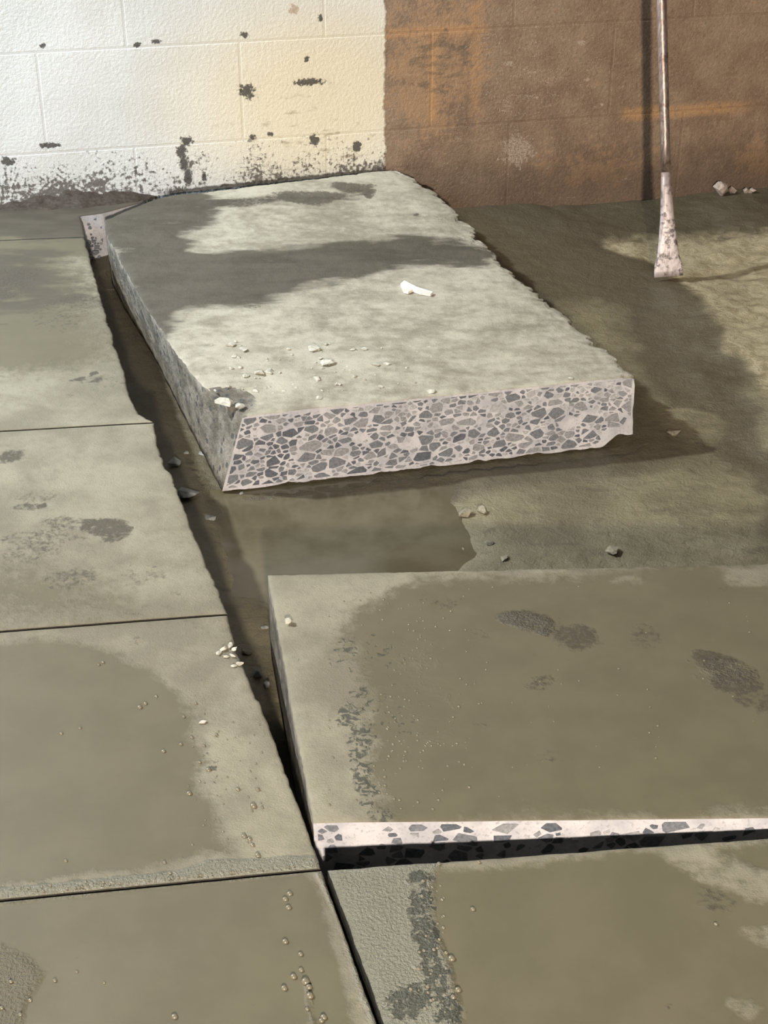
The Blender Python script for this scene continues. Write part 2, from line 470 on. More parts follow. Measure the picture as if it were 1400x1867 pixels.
def slab(name, parent, lt, rt, lb, rb, plane, thick, nu, nv, masks, side=(0, 0, 0, 0), jag=(0, 0, 0, 0),
         relief=0.0005, botjag=0.0, nz=7, drop=0.0018, mats=None, dent=None, brk=None, lift=None):
    """slab lofted between its left and right edges; side/jag: front, right, back, left (0 sawn, 1 broken)"""
    us, vs = spaced(nu), spaced(nv)
    U, V = np.meshgrid(us, vs)
    nu, nv = len(us), len(vs)
    a, b, c = plane

    def grid(l, r):
        L, R = resample(l, vs), resample(r, vs)
        return L[:, None, :] * (1 - U[..., None]) + R[:, None, :] * U[..., None]
    T, B = grid(lt, rt), grid(lb, rb)
    X, Y = T[..., 0].copy(), T[..., 1].copy()
    # edge wear and jagged broken outline of the top
    wid = np.hypot(*(T[:, -1] - T[:, 0]).T).mean(); dep = np.hypot(*(T[-1] - T[0]).T).mean()
    dl, dr, df, db = U * wid, (1 - U) * wid, V * dep, (1 - V) * dep
    jn = fbm(X, Y, 26, 4, 21); jn2 = fbm(X, Y, 90, 3, 22)
    for d_, k, dirv in ((df, 0, (0, 1)), (dr, 1, (-1, 0)), (db, 2, (0, -1)), (dl, 3, (1, 0))):
        if jag[k]:
            f = np.exp(-d_ / 0.02) * jag[k] * (jn * 2.0 + jn2 * 1.6 + 0.15)
            X += f * dirv[0]; Y += f * dirv[1]
    de = np.minimum(np.minimum(dl, dr), np.minimum(df, db))
    Z = a + b * X + c * Y + relief * (fbm(X, Y, 10, 5, 31) * 2 + fbm(X, Y, 60, 3, 33) * 0.8) - drop * np.exp(-de / 0.003)
    for d_, k in ((df, 0), (dr, 1), (db, 2), (dl, 3)):
        if jag[k]: Z -= np.exp(-d_ / 0.018) * jag[k] * (0.25 + np.abs(jn2) * 1.2)
    if dent is not None: Z += dent(X, Y)
    verts = [np.stack([X, Y, Z], -1).reshape(-1, 3)]
    faces, mi = [], []
    idx = np.arange(nu * nv).reshape(nv, nu)
    q = np.stack([idx[:-1, :-1], idx[:-1, 1:], idx[1:, 1:], idx[1:, :-1]], -1).reshape(-1, 4)
    faces += q.tolist()
    if brk is None: mi += [0] * len(q)
    else:
        cc_ = verts[0][q].mean(1); mi += np.where(brk(cc_[:, 0], cc_[:, 1]), 2, 0).tolist()
    ring = list(idx[0, :]) + list(idx[1:, -1]) + list(idx[-1, -2::-1]) + list(idx[-2:0:-1, 0])
    seg = [0] * (nu - 1) + [1] * (nv - 1) + [2] * (nu - 1) + [3] * (nv - 1)
    tf = verts[0][ring]
    bf = np.concatenate([B.reshape(-1, 2)[ring], np.zeros((len(ring), 1))], 1)
    bj = fbm(bf[:, 0] * 1.0, bf[:, 1] * 1.0, 40, 4, 41)
    bf[:, 2] = a + b * bf[:, 0] + c * bf[:, 1] - thick + (np.maximum(bj, -0.1) + 0.1) * botjag
    if lift is not None: bf[:, 2] += lift(bf[:, 0], bf[:, 1])
    nr = len(ring)
    tang = np.roll(tf[:, :2], -1, 0) - np.roll(tf[:, :2], 1, 0)
    nrm = np.stack([tang[:, 1], -tang[:, 0]], -1); nrm /= np.linalg.norm(nrm, axis=1)[:, None] + 1e-9
    sd = np.array([side[k] for k in seg], float)
    sl_ = np.cumsum(np.concatenate([[0], np.hypot(*(tf[1:, :2] - tf[:-1, :2]).T)]))
    prev = ring
    n = nu * nv
    for k in range(1, nz + 1):
        t = k / nz
        row = tf * (1 - t) + bf * t
        amp = sd * (fbm(sl_, np.full(nr, t * thick + 5), 24, 4, 51) * 2) * (math.sin(math.pi * min(t * 1.0, 1)) * 0.6 + 0.4 * (t < 1))
        row[:, :2] += nrm * amp[:, None]
        verts.append(row)
        cur = list(range(n, n + nr)); n += nr
        for i in range(nr):
            j = (i + 1) % nr
            faces.append((prev[j], prev[i], cur[i], cur[j]))
            mi.append(1 if side[seg[i]] == 0 else 2)
        prev = cur
    faces.append(prev); mi.append(2)
    vv = np.concatenate(verts)
    me = bpy.data.meshes.new(name)
    me.from_pydata(vv.tolist(), [], [tuple(int(i) for i in f) for f in faces])
    me.polygons.foreach_set('material_index', mi)
    for key in ('slurry', 'dark', 'rough', 'moss', 'damp', 'pale'):
        at = me.attributes.new(key, 'FLOAT', 'POINT')
        fn = masks.get(key)
        val = fn(vv[:, 0], vv[:, 1]) if fn else np.zeros(len(vv))
        at.data.foreach_set('value', np.asarray(val, np.float32))
    me.update()
    bm = bmesh.new(); bm.from_mesh(me); bmesh.ops.recalc_face_normals(bm, faces=bm.faces); bm.to_mesh(me); bm.free()
    me.polygons.foreach_set('use_smooth', [m_ == 0 or m_ == 2 for m_ in mi])
    o = link(name, me, parent, mats or (M_TOP, M_SAW, M_BRK))
    o['_top'] = 0
    del o['_top']
    return o


def clip_poly(poly, nx, ny, c):
    out = []
    for i in range(len(poly)):
        p, q = poly[i], poly[(i + 1) % len(poly)]
        dp, dq = p[0] * nx + p[1] * ny - c, q[0] * nx + q[1] * ny - c
        if dp <= 0: out.append(p)
        if (dp < 0) != (dq < 0) and dp != dq:
            t = dp / (dp - dq); out.append((p[0] + t * (q[0] - p[0]), p[1] + t * (q[1] - p[1])))
    return out


def aggregate(parent, tl, tr, bl, br, mean, limit, seed, tmin=0.0, tmax=1.0, keep=0.86, margin=0.004, lit_bias=None, skip=None):
    """angular crushed stones cut flush with a sawn face (corners given), each a thin piece a hair proud of it"""
    rs = random.Random(seed)
    tl, tr, bl, br = (Vector(v) for v in (tl, tr, bl, br))
    L, H = (tr - tl).length, (bl - tl).length
    nrm = (tr - tl).cross(bl - tl).normalized()
    if nrm.y > 0: nrm.negate()
    seeds = []
    tries = 0
    while tries < 9000:
        tries += 1
        r = mean * rs.choice((0.34, 0.42, 0.55, 0.8, 1.0, 1.25))
        x, y = rs.uniform(0, L), rs.uniform(0, H)
        if all((x - a) ** 2 * 0.55 + (y - b) ** 2 * 1.45 > (0.50 * (r + q)) ** 2 for a, b, q in seeds):
            seeds.append((x, y, r))
    polys = []
    for i, (x, y, r) in enumerate(seeds):
        if rs.random() > keep: continue
        poly = [(x - 3 * r, y - 3 * r), (x + 3 * r, y - 3 * r), (x + 3 * r, y + 3 * r), (x - 3 * r, y + 3 * r)]
        gap = rs.uniform(0.0004, 0.0015)
        for j, (a, b, q) in enumerate(seeds):
            if j == i: continue
            dx, dy = (a - x) * 0.74, (b - y) * 1.2
            d = math.hypot(dx, dy)
            if d > 5 * mean: continue
            f = r / (r + q)
            ang = rs.uniform(-0.38, 0.38)
            nx, ny = dx / d, dy / d
            nx, ny = nx * math.cos(ang) - ny * math.sin(ang), nx * math.sin(ang) + ny * math.cos(ang)
            mx, my = x + (a - x) * f, y + (b - y) * f
            poly = clip_poly(poly, nx, ny, mx * nx + my * ny - gap * 1.0 - abs(math.sin(ang)) * 0.15 * r)
            if len(poly) < 3: break
        if len(poly) < 3: continue
        # knock a corner off now and then
        for _k in range(rs.choice((0, 0, 1, 1, 2))):
            if len(poly) < 3: break
            a = rs.uniform(0, 6.283); poly = clip_poly(poly, math.cos(a), math.sin(a), x * math.cos(a) + y * math.sin(a) + r * rs.uniform(0.2, 0.6))
        for nx, ny, c in ((-1, 0, -margin), (1, 0, L - margin), (0, -1, -max(margin, tmin * H)), (0, 1, tmax * H - margin)):
            if len(poly) >= 3: poly = clip_poly(poly, nx, ny, c)
        if len(poly) < 3: continue
        A = 0.5 * abs(sum(poly[k][0] * poly[(k + 1) % len(poly)][1] - poly[(k + 1) % len(poly)][0] * poly[k][1] for k in range(len(poly))))
        if A < 8e-6: continue
        if skip and skip(x / L, y / H): continue
        polys.append((A, poly))
    polys.sort(key=lambda t: -t[0])

    def w(x, y, off):
        s, t = x / L, y / H
        return (tl * (1 - s) + tr * s) * (1 - t) + (bl * (1 - s) + br * s) * t + nrm * off

    def add(bm, poly, mi):
        cx = sum(p[0] for p in poly) / len(poly); cy = sum(p[1] for p in poly) / len(poly)
        k = 0.0009
        a = [bm.verts.new(w(x, y, -0.001)) for x, y in poly]
        b = [bm.verts.new(w(x + (cx - x) * 0.04, y + (cy - y) * 0.04, k)) for x, y in poly]
        fs = [bm.faces.new(b)]
        for i in range(len(poly)):
            j = (i + 1) % len(poly); fs.append(bm.faces.new((a[i], a[j], b[j], b[i])))
        for f in fs: f.material_index = mi

    for A, poly in polys[:limit]:
        bm = bmesh.new(); add(bm, poly, 0)
        bmesh.ops.recalc_face_normals(bm, faces=bm.faces)
        me = bpy.data.meshes.new('aggregate_stone'); bm.to_mesh(me); bm.free()
        x = sum(q_[0] for q_ in poly) / len(poly) / L; y = sum(q_[1] for q_ in poly) / len(poly) / H
        k_ = min(3, int(rs.random() * 2.2 + (lit_bias(x, y) if lit_bias else 0) * 1.9))
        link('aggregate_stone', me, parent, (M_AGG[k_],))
    if len(polys) > limit:
        bm = bmesh.new()
        for A, poly in polys[limit:]: add(bm, poly, rs.randrange(4))
        bmesh.ops.recalc_face_normals(bm, faces=bm.faces)
        me = bpy.data.meshes.new('aggregate_grit'); bm.to_mesh(me); bm.free()
        tag(link('aggregate_grit', me, parent, M_AGG), kind='stuff')
    return len(polys)


def lump_mesh(name, size, seed, npts=14, flat=0.5):
    rs = random.Random(seed)
    bm = bmesh.new()
    for i in range(npts):
        v = Vector((rs.gauss(0, 1), rs.gauss(0, 1), rs.gauss(0, 1))).normalized() * rs.uniform(0.8, 1.0)
        bm.verts.new((v.x * size[0] / 2, v.y * size[1] / 2, v.z * size[2] / 2))
    r = bmesh.ops.convex_hull(bm, input=bm.verts)
    junk = [e for e in r['geom_interior'] if isinstance(e, bmesh.types.BMVert)]
    if junk: bmesh.ops.delete(bm, geom=junk, context='VERTS')
    z0 = min(v.co.z for v in bm.verts)
    for v in bm.verts: v.co.z -= z0
    bmesh.ops.recalc_face_normals(bm, faces=bm.faces)
    me = bpy.data.meshes.new(name); bm.to_mesh(me); bm.free()
    return me


# ------------------------------------------------------------------ the wall: backing + every block a piece
def wpt(s, out, z):
    q = W0 + WD * s + WN * out
    return (q[0], q[1], z)


def wall_box(bm, s0, s1, z0, z1, o0, o1, bev=0.0):
    ch = bev
    ring = [(s0 + ch, z0 + ch), (s1 - ch, z0 + ch), (s1 - ch, z1 - ch), (s0 + ch, z1 - ch)]
    outer = [(s0, z0), (s1, z0), (s1, z1), (s0, z1)]
    A = [bm.verts.new(wpt(s, o0, z)) for s, z in outer]
    B = [bm.verts.new(wpt(s, o1 - ch * 0.55, z)) for s, z in outer]
    if ch: D = [bm.verts.new(wpt(s, o1, z)) for s, z in ring]
    for i in range(4):
        j = (i + 1) % 4
        bm.faces.new((A[i], A[j], B[j], B[i]))
        if ch: bm.faces.new((B[i], B[j], D[j], D[i]))
    bm.faces.new(D if ch else B); bm.faces.new(A[::-1])


bm = bmesh.new(); wall_box(bm, -2.6, 3.2, -0.30, 2.3, -0.20, -0.0006)
bmesh.ops.recalc_face_normals(bm, faces=bm.faces)
me = bpy.data.meshes.new('wall_back'); bm.to_mesh(me); bm.free()
wall = tag(link('wall_back', me, None, (M_WALL,)), kind='structure')
S_ROW2 = W(75, 180)[0]
for r in range(-1, 6):
    z0 = 0.106 + 0.2 * (r - 1)
    sh = S_ROW2 if r % 2 else S_ROW2 + 0.175
    if r == 1: sh = S_ROW2
    for k in range(-5, 8):
        s0 = sh + 0.4 * k
        if s0 < -2.3 or s0 > 2.7: continue
        bm = bmesh.new(); g = 0.0014
        wall_box(bm, s0 + g, s0 + 0.4 - g, max(z0 + g, -0.29), z0 + 0.2 - g, -0.10, random.uniform(-0.0001, 0.0002), 0.0018)
        bmesh.ops.recalc_face_normals(bm, faces=bm.faces)
        me = bpy.data.meshes.new('block'); bm.to_mesh(me); bm.free()
        link('block', me, wall, (M_WALL,))

# ------------------------------------------------------------------ the cut floor
TH = 0.13
PL0 = (0.0, 0.0, 0.0)
A_PLANE = (-0.0575, 0.0, 0.0265)          # the raised slab: level with the floor in front, higher at the wall
A_BOT = (A_PLANE[0] - TH, 0.0, A_PLANE[2])
cutx = lambda y: 146 + 0.37 * (y - 395)


def line_y(j, x):
    y0, k = ((437, -0.04), (785, -0.058), (1150, -0.078), (1640, -0.0974))[j]
    return y0 + k * x


def cut_pt(j):
    y = 900
    for _ in range(20): y = line_y(j, cutx(y))
    return (cutx(y), y)


XL = -900
Pz = lambda a: [P(x, y) for x, y in a]
G = (0.8, 1.0, 1.9, 2.6)                  # half the width of each saw cut, in pixels of the photograph


def shrink(pts, dy): return [(x, y + dy) for x, y in pts]


base = bpy.data.meshes.new('floor')
# the bed the slabs lie on, and at its edges nothing else shows
bx = [P(XL, 2300), P(840, 2300), P(148, 405), P(XL, 430)]
q = [(x, y, -TH - 0.001) for x, y in bx] + [(x, y, -TH - 0.08) for x, y in bx]
base.from_pydata(q, [], [(0, 1, 2, 3), (7, 6, 5, 4), (0, 4, 5, 1), (1, 5, 6, 2), (2, 6, 7, 3), (3, 7, 4, 0)])
floor = tag(link('floor', base, None, (M_BRK,)), kind='structure')

mk = {
    'slurry': lambda x, y: np.maximum.reduce([
        area_mask(x, y, [(-900, 1200), (120, 1165), (270, 1210), (345, 1290), (365, 1400), (430, 1490), (440, 1560), (330, 1600), (120, 1615), (-900, 1690)], soft=0.05),
        area_mask(x, y, [(-900, 1720), (200, 1625), (575, 1590), (600, 1640), (650, 1867), (700, 2300), (-900, 2300)], soft=0.03, warp=0.01),
        area_mask(x, y, [(-900, 1040), (60, 1000), (200, 1040), (330, 1110), (420, 1150), (120, 1160), (-900, 1210)], soft=0.16) * 0.66,
        area_mask(x, y, [(-900, 480), (150, 440), (190, 560), (210, 650), (120, 690), (-900, 740)], soft=0.2) * 0.80,
        area_mask(x, y, [(-900, 360), (320, 320), (240, 470), (-900, 520)], soft=0.1) * 0.95]),
    'dark': lambda x, y: blobs(x, y, [
        (15, 515, 70, 36, 0.66), (150, 555, 70, 16, 0.52), (90, 575, 70, 30, 0.48), (60, 600, 120, 20, 0.36), (148, 686, 7, 5, 0.9), (130, 697, 12, 5, 0.85), (165, 694, 12, 6, 0.85),
        (165, 718, 40, 8, 0.38), (130, 722, 20, 8, 0.4), (15, 835, 32, 16, 0.68), (100, 1000, 120, 30, 0.42), (180, 700, 60, 16, 0.42), (60, 905, 60, 14, 0.5), (40, 925, 45, 9, 0.6), (68, 922, 12, 5, 0.9), (175, 955, 56, 18, 0.82), (200, 968, 36, 22, 0.74), (110, 950, 60, 14, 0.6), (60, 1000, 90, 22, 0.55),
        (60, 975, 110, 20, 0.55), (20, 1000, 60, 16, 0.42), (140, 1055, 60, 26, 0.52), (250, 1040, 70, 20, 0.40), (100, 1072, 10, 6, 0.5), (320, 1082, 30, 8, 0.45), (260, 1172, 12, 6, 0.5), (250, 1185, 20, 8, 0.5), (190, 1175, 30, 8, 0.42),
        (505, 1413, 9, 5, 0.8), (360, 1250, 20, 6, 0.4)]),
    'rough': lambda x, y: np.maximum.reduce([
        area_mask(x, y, [(-900, 1705), (0, 1622), (330, 1596), (400, 1572), (590, 1562), (590, 1590), (0, 1650), (-900, 1750)], soft=0.02, warp=0.008),
        area_mask(x, y, [(-900, 1760), (50, 1720), (90, 1760), (60, 1867), (40, 2300), (-900, 2300)], soft=0.05),
        area_mask(x, y, [(590, 1590), (640, 1690), (720, 1950), (690, 1950), (620, 1690), (575, 1590)], soft=0.02, warp=0.008) * 0.8,
        area_mask(x, y, [(560, 1770), (575, 1800), (600, 1950), (560, 1950)], soft=0.02, warp=0.01) * 0.7]),
    'damp': lambda x, y: np.maximum.reduce([
        area_mask(x, y, [(-900, 330), (320, 300), (300, 372), (150, 432), (-900, 470)], soft=0.08) * 0.95,
        area_mask(x, y, [(-900, 450), (150, 432), (195, 560), (90, 590), (-900, 620)], soft=0.20) * 0.62]),
    'moss': lambda x, y: blobs(x, y, [(370, 1390, 12, 60, 0.42), (365, 1300, 14, 30, 0.36)]),
}
ls = [(XL, line_y(0, XL)), (XL, line_y(1, XL)), (XL, line_y(2, XL)), (XL, line_y(3, XL))]
c0, c1, c2, c3 = (cut_pt(j) for j in range(4))


def wallpt(px):
    """a point of the floor 3 mm in front of the wall, at this column"""
    lo, hi = 200.0, 600.0
    for _ in range(40):
        mid = (lo + hi) / 2
        p_ = P(px, mid)
        if np.dot(np.array(p_) - W0, WN) > 0.004: hi = mid
        else: lo = mid
    return P(px, hi)


def low(pts): return [(x, y) for x, y in pts]


# farthest slab, with the strip that stays along the wall
rt = Pz([(154, c0[1] - G[0]), (150, 408), (146, 393), (188, 387), (225, 377), (262, 367)]) + [wallpt(264)]
lt = Pz([(XL, ls[0][1] - G[0])]) + [wallpt(XL)]
sl0 = slab('floor_slab', floor, lt, rt, lt, rt, PL0, TH, 60, 60, mk, side=(1e-6, 0, 0, 0), jag=(0, 0.0015, 0, 0), mats=(M_TOP, M_SAW, M_JOINT))
# second: edge spalled at the front corner
rt = Pz([(c1[0] - 3, c1[1] - G[1]), (252, 752), (243, 738), (236, 718), (231, 700), (224, 672), (213, 640), (190, 562), (171, 500), (154, c0[1] + G[0])])
lt = Pz([(XL, ls[1][1] - G[1]), (XL, ls[0][1] + G[0])])
rb = rt
sl1 = slab('floor_slab', floor, lt, rt, lt, rb, PL0, TH, 110, 110, mk, side=(0, 0, 0, 0), jag=(0, 0.003, 0, 0), mats=(M_TOP, M_JOINT, M_BRK))
rt = Pz([(c2[0], c2[1] - G[2]), (360, 985), (322, 887), (311, 860), (300, 852), (296, 838), (286, 812), (c1[0] - 2, c1[1] + G[1])])
lt = Pz([(XL, ls[2][1] - G[2]), (XL, ls[1][1] + G[1])])
rb = rt
sl2 = slab('floor_slab', floor, lt, rt, lt, rb, PL0, TH, 130, 130, mk, side=(0, 0, 0, 0), jag=(0, 0.0025, 0, 0), mats=(M_TOP, M_JOINT, M_BRK))
rt = Pz([(c3[0] - 2, c3[1] - G[3]), (553, 1492), (500, 1350), (476, 1290), (473, 1276), (466, 1270), (437, 1200), (430, 1188), (421, 1150), (c2[0], c2[1] + G[2])])
lt = Pz([(XL, ls[3][1] - G[3]), (XL, ls[2][1] + G[2])])
rb = Pz([(c3[0] - 2, c3[1] - G[3]), (c2[0], c2[1] + G[2])])
sl3 = slab('floor_slab', floor, lt, rt, lt, rb, PL0, TH, 150, 150, mk, side=(0, 0, 0, 0), jag=(0, 0.0015, 0, 0), mats=(M_TOP, M_JOINT, M_BRK))
rt = Pz([(cutx(2300) - 6, 2300), (c3[0], c3[1] + G[3])])
lt = Pz([(XL, 2300), (XL, ls[3][1] + G[3])])
sl4 = slab('floor_slab', floor, lt, rt, lt, rt, PL0, TH, 150, 110, mk, jag=(0, 0.0008, 0, 0), mats=(M_TOP, M_JOINT, M_BRK))

# front right slab, still in place
mkC = {
    'slurry': lambda x, y: area_mask(x, y, [(800, 1583), (2600, 1440), (2600, 2300), (860, 2300), (820, 1867), (795, 1700)], soft=0.04, warp=0.012) -
        blobs(x, y, [(1290, 1590, 80, 35, 0.55), (1370, 1600, 90, 40, 0.55), (1390, 1690, 40, 30, 0.5), (1385, 1850, 40, 30, 0.5)]),
    'dark': lambda x, y: blobs(x, y, [(1290, 1640, 45, 26, 0.5), (1225, 1835, 10, 14, 0.5), (1245, 1830, 6, 10, 0.4)]),
    'rough': lambda x, y: area_mask(x, y, [(560, 1570), (800, 1570), (795, 1700), (830, 1867), (860, 2300), (600, 2300)], soft=0.03, warp=0.01),
    'moss': lambda x, y: blobs(x, y, [(757, 1600, 32, 16, 0.9), (763, 1650, 28, 50, 0.80), (768, 1720, 26, 60, 0.84), (782, 1790, 28, 40, 0.80), (740, 1830, 42, 40, 0.95), (808, 1850, 28, 40, 0.80)], warp=0.015),
}
lt = Pz([(cutx(2300) + 8, 2300), (598, 1584)])
rt = Pz([(2600, 2300), (2600, 1440)])
sl5 = slab('floor_slab', floor, lt, rt, lt, rt, PL0, TH, 190, 90, mkC, jag=(0, 0, 0.0008, 0.0012), mats=(M_TOP, M_JOINT, M_BRK))

# dark dirt left along the foot of the cream wall
sa, sb = W(-500, 380)[0], W(285, 350)[0]
nS, nT = 160, 7
vv, ff = [], []
for i in range(nS):
    s_ = sa + (sb - sa) * i / (nS - 1)
    fade = min(1, (nS - 1 - i) / 8, i / 8) * (0.35 + 0.9 * math.exp(-((s_ - W(150, 360)[0]) / 0.14) ** 2))
    for k in range(nT):
        t = k / (nT - 1)
        n_ = float(fbm(s_, t * 0.05, 45, 4, 81))
        q_ = W0 + WD * s_ + WN * (0.002 + t * (0.035 + 0.02 * n_) * max(fade, 0.05))
        vv.append((q_[0], q_[1], 0.0004 + max(0.0, (0.014 + 0.022 * n_) * (1 - t) ** 1.3 * fade) - (0.002 if k == nT - 1 else 0)))
for i in range(nS - 1):
    for k in range(nT - 1):
        ff.append((i * nT + k, i * nT + k + 1, (i + 1) * nT + k + 1, (i + 1) * nT + k))
me = bpy.data.meshes.new('dirt_ridge'); me.from_pydata(vv, [], ff)
me.polygons.foreach_set('use_smooth', [True] * len(ff))
tag(link('dirt_ridge', me, None, (chip_mat('dark dirt', (0.035, 0.026, 0.019), (0.075, 0.056, 0.042)),)), 'dark crumbly dirt left along the foot of the cream wall', 'dirt', kind='stuff')

# ------------------------------------------------------------------ loosened slab in front (turned a little, out of its bed)
B_PLANE = (0.0, 0.0, 0.0)
mkB = {
    'slurry': lambda x, y: area_mask(x, y, [(700, 1500), (690, 1400), (640, 1240), (640, 1120), (760, 1045), (2400, 1000), (2400, 1480)], soft=0.10, warp=0.03) -
        blobs(x, y, [(1380, 1060, 60, 22, 0.4), (1150, 1070, 60, 16, 0.3), (990, 1365, 60, 20, 0.25)]),
    'dark': lambda x, y: blobs(x, y, [(975, 1140, 60, 24, 0.78), (1045, 1165, 50, 24, 0.70), (1165, 1163, 45, 22, 0.55), (1310, 1215, 55, 22, 0.74), (1360, 1250, 60, 34, 0.74), (1400, 1285, 60, 24, 0.6),
                                 (985, 1245, 40, 14, 0.50), (870, 1310, 40, 14, 0.44), (820, 1098, 40, 14, 0.5), (770, 1092, 20, 6, 0.4), (870, 1165, 40, 14, 0.42), (1000, 1375, 60, 26, 0.38), (1330, 1072, 30, 8, 0.42), (1160, 1095, 30, 10, 0.36)]),
    'rough': lambda x, y: blobs(x, y, [(975, 1140, 60, 24, 0.55), (1340, 1235, 80, 34, 0.5), (760, 1250, 90, 150, 0.36)]),
    'moss': lambda x, y: blobs(x, y, [(635, 1190, 30, 40, 0.50), (650, 1280, 34, 54, 0.66), (672, 1360, 32, 54, 0.76), (690, 1430, 26, 46, 0.70), (708, 1480, 30, 20, 0.66), (700, 1250, 60, 130, 0.36)], warp=0.02),
}
lt = Pz([(571, 1498), (530, 1280), (505, 1140), (488, 1046)])
rt = Pz([(2100, 1482), (1900, 1016)])
lb = Pz([(573, 1499), (535, 1300), (488, 1046)])
slabB = slab('concrete_slab', None, lt, rt, lb, rt, B_PLANE, TH, 240, 150, mkB, side=(0, 0, 0, 0.0006), jag=(0, 0, 0.0012, 0.0012), nz=6)
tag(slabB, 'flat loose concrete slab in front, turned askew with dark boot prints in its muddy top', 'slab')
p0, p1 = P(571, 1498), P(2100, 1482)
nB = Vector((p1[1] - p0[1], -(p1[0] - p0[0]), 0)).normalized()
aggregate(slabB, (p0[0], p0[1], -0.001), (p1[0], p1[1], -0.001), (P(573, 1499)[0], P(573, 1499)[1], -TH), (p1[0], p1[1], -TH), 0.017, 260, 5, tmin=0.03, keep=0.50)

# ------------------------------------------------------------------ the lifted slab lying by the wall
PA = lambda a: [PP(x, y, A_PLANE) for x, y in a]
PB = lambda a: [PP(x, y, A_BOT) for x, y in a]
A_lt = PA([(440, 757), (402, 722), (368, 702), (340, 668), (300, 612), (240, 512), (194, 425), (190, 400), (225, 384), (300, 356)])
A_rt = PA([(1157, 684), (1132, 655), (1060, 597), (985, 533), (920, 482), (850, 402), (790, 345), (728, 306)])
A_lb = PB([(405, 897), (350, 790), (280, 650), (225, 560), (203, 500), (330, 450)])
fr = PB([(1152, 809)])[0]
A_rb = [fr, (A_rt[1][0] - 0.01, A_rt[1][1]), (A_rt[3][0] - 0.012, A_rt[3][1]), (A_rt[5][0] - 0.01, A_rt[5][1]), (A_rt[7][0] - 0.01, A_rt[7][1] - 0.01)]
# keep the back bottom edge in front of the wall
A_lb[-1] = (A_lt[-1][0], A_lt[-1][1] - 0.01)
A_lb[-2] = (A_lt[-3][0] + 0.005, A_lt[-3][1] - 0.01)


def keep_off(pts, d):
    out = []
    for p_ in pts:
        k = np.dot(np.array(p_) - W0, WN)
        q_ = np.array(p_) + WN * max(0, d - k)
        out.append((float(q_[0]), float(q_[1])))
    return out


A_lt, A_rt, A_lb, A_rb = keep_off(A_lt, 0.006), keep_off(A_rt, 0.006), keep_off(A_lb, 0.01), keep_off(A_rb, 0.01)
mkA = {
    'pale': lambda x, y: np.ones(np.shape(x)),
    'damp': lambda x, y: np.maximum.reduce([
        area_mask(x, y, [(120, 380), (330, 350), (420, 392), (370, 440), (360, 470), (560, 462), (760, 440), (900, 455), (880, 490), (700, 510), (520, 545), (480, 570), (370, 570), (320, 610), (270, 640), (180, 560)], soft=0.10, warp=0.03) * 0.85,
        blobs(x, y, [(520, 385, 170, 12, 0.45), (640, 372, 40, 14, 0.5), (380, 640, 60, 14, 0.35), (900, 600, 90, 40, 0.25)])]),
    'dark': lambda x, y: blobs(x, y, [(640, 363, 46, 12, 0.85), (560, 380, 80, 11, 0.85), (440, 388, 70, 10, 0.72), (665, 372, 18, 14, 0.8), (290, 458, 6, 3, 0.7), (765, 410, 10, 3, 0.8), (800, 415, 30, 4, 0.5),
                                 (455, 570, 16, 6, 0.55), (650, 515, 20, 5, 0.5), (760, 570, 40, 14, 0.32), (440, 755, 10, 6, 0.4), (1080, 610, 30, 5, 0.3), (545, 600, 30, 8, 0.34), (870, 455, 60, 16, 0.45)]),
    'rough': lambda x, y: blobs(x, y, [(400, 720, 40, 30, 0.5)]) * 0,
}


def dentA(x, y):
    # layered spalls near the chipped front left corner
    d = blobs(x, y, [(402, 735, 54, 30, 1.0)], warp=0.01)
    return -0.008 * d * (0.45 + np.abs(fbm(x, y, 70, 3, 61)) * 2.2)


slabA = slab('concrete_slab', None, A_lt, A_rt, A_lb, A_rb, A_PLANE, TH, 150, 210, mkA, side=(0, 0.006, 0.003, 0.0015), jag=(0, 0.013, 0.005, 0.003),
             relief=0.0022, botjag=0.011, nz=9, dent=dentA, brk=lambda x, y: blobs(x, y, [(400, 735, 62, 36, 1.0)], warp=0.012) > 0.5,
             lift=lambda x, y: 0.017 * sstep(0.055, 0.02, np.hypot(x - fr[0], y - fr[1])))
tag(slabA, 'thick lifted concrete slab with speckled sawn front face, lying against the back wall', 'slab')
zA = lambda x, y: A_PLANE[0] + A_PLANE[2] * y
v3 = lambda p_, dz=0.0: (p_[0], p_[1], zA(*p_) + dz)
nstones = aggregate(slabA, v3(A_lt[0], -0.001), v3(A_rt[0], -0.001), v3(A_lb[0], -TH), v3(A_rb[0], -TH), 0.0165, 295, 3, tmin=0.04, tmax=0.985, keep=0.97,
                    lit_bias=lambda x, y: 0.75 * x + 0.55 * (1 - y) - 0.25, skip=lambda x, y: x > 0.94 and y > 0.78)  # paler stones toward upper right paint in the face's brighter light
aggregate(sl0, (*P(152, 396), -0.004), (*P(186, 388), -0.004), (*P(152, 396), -TH), (*P(186, 388), -TH), 0.013, 40, 9, keep=0.6)

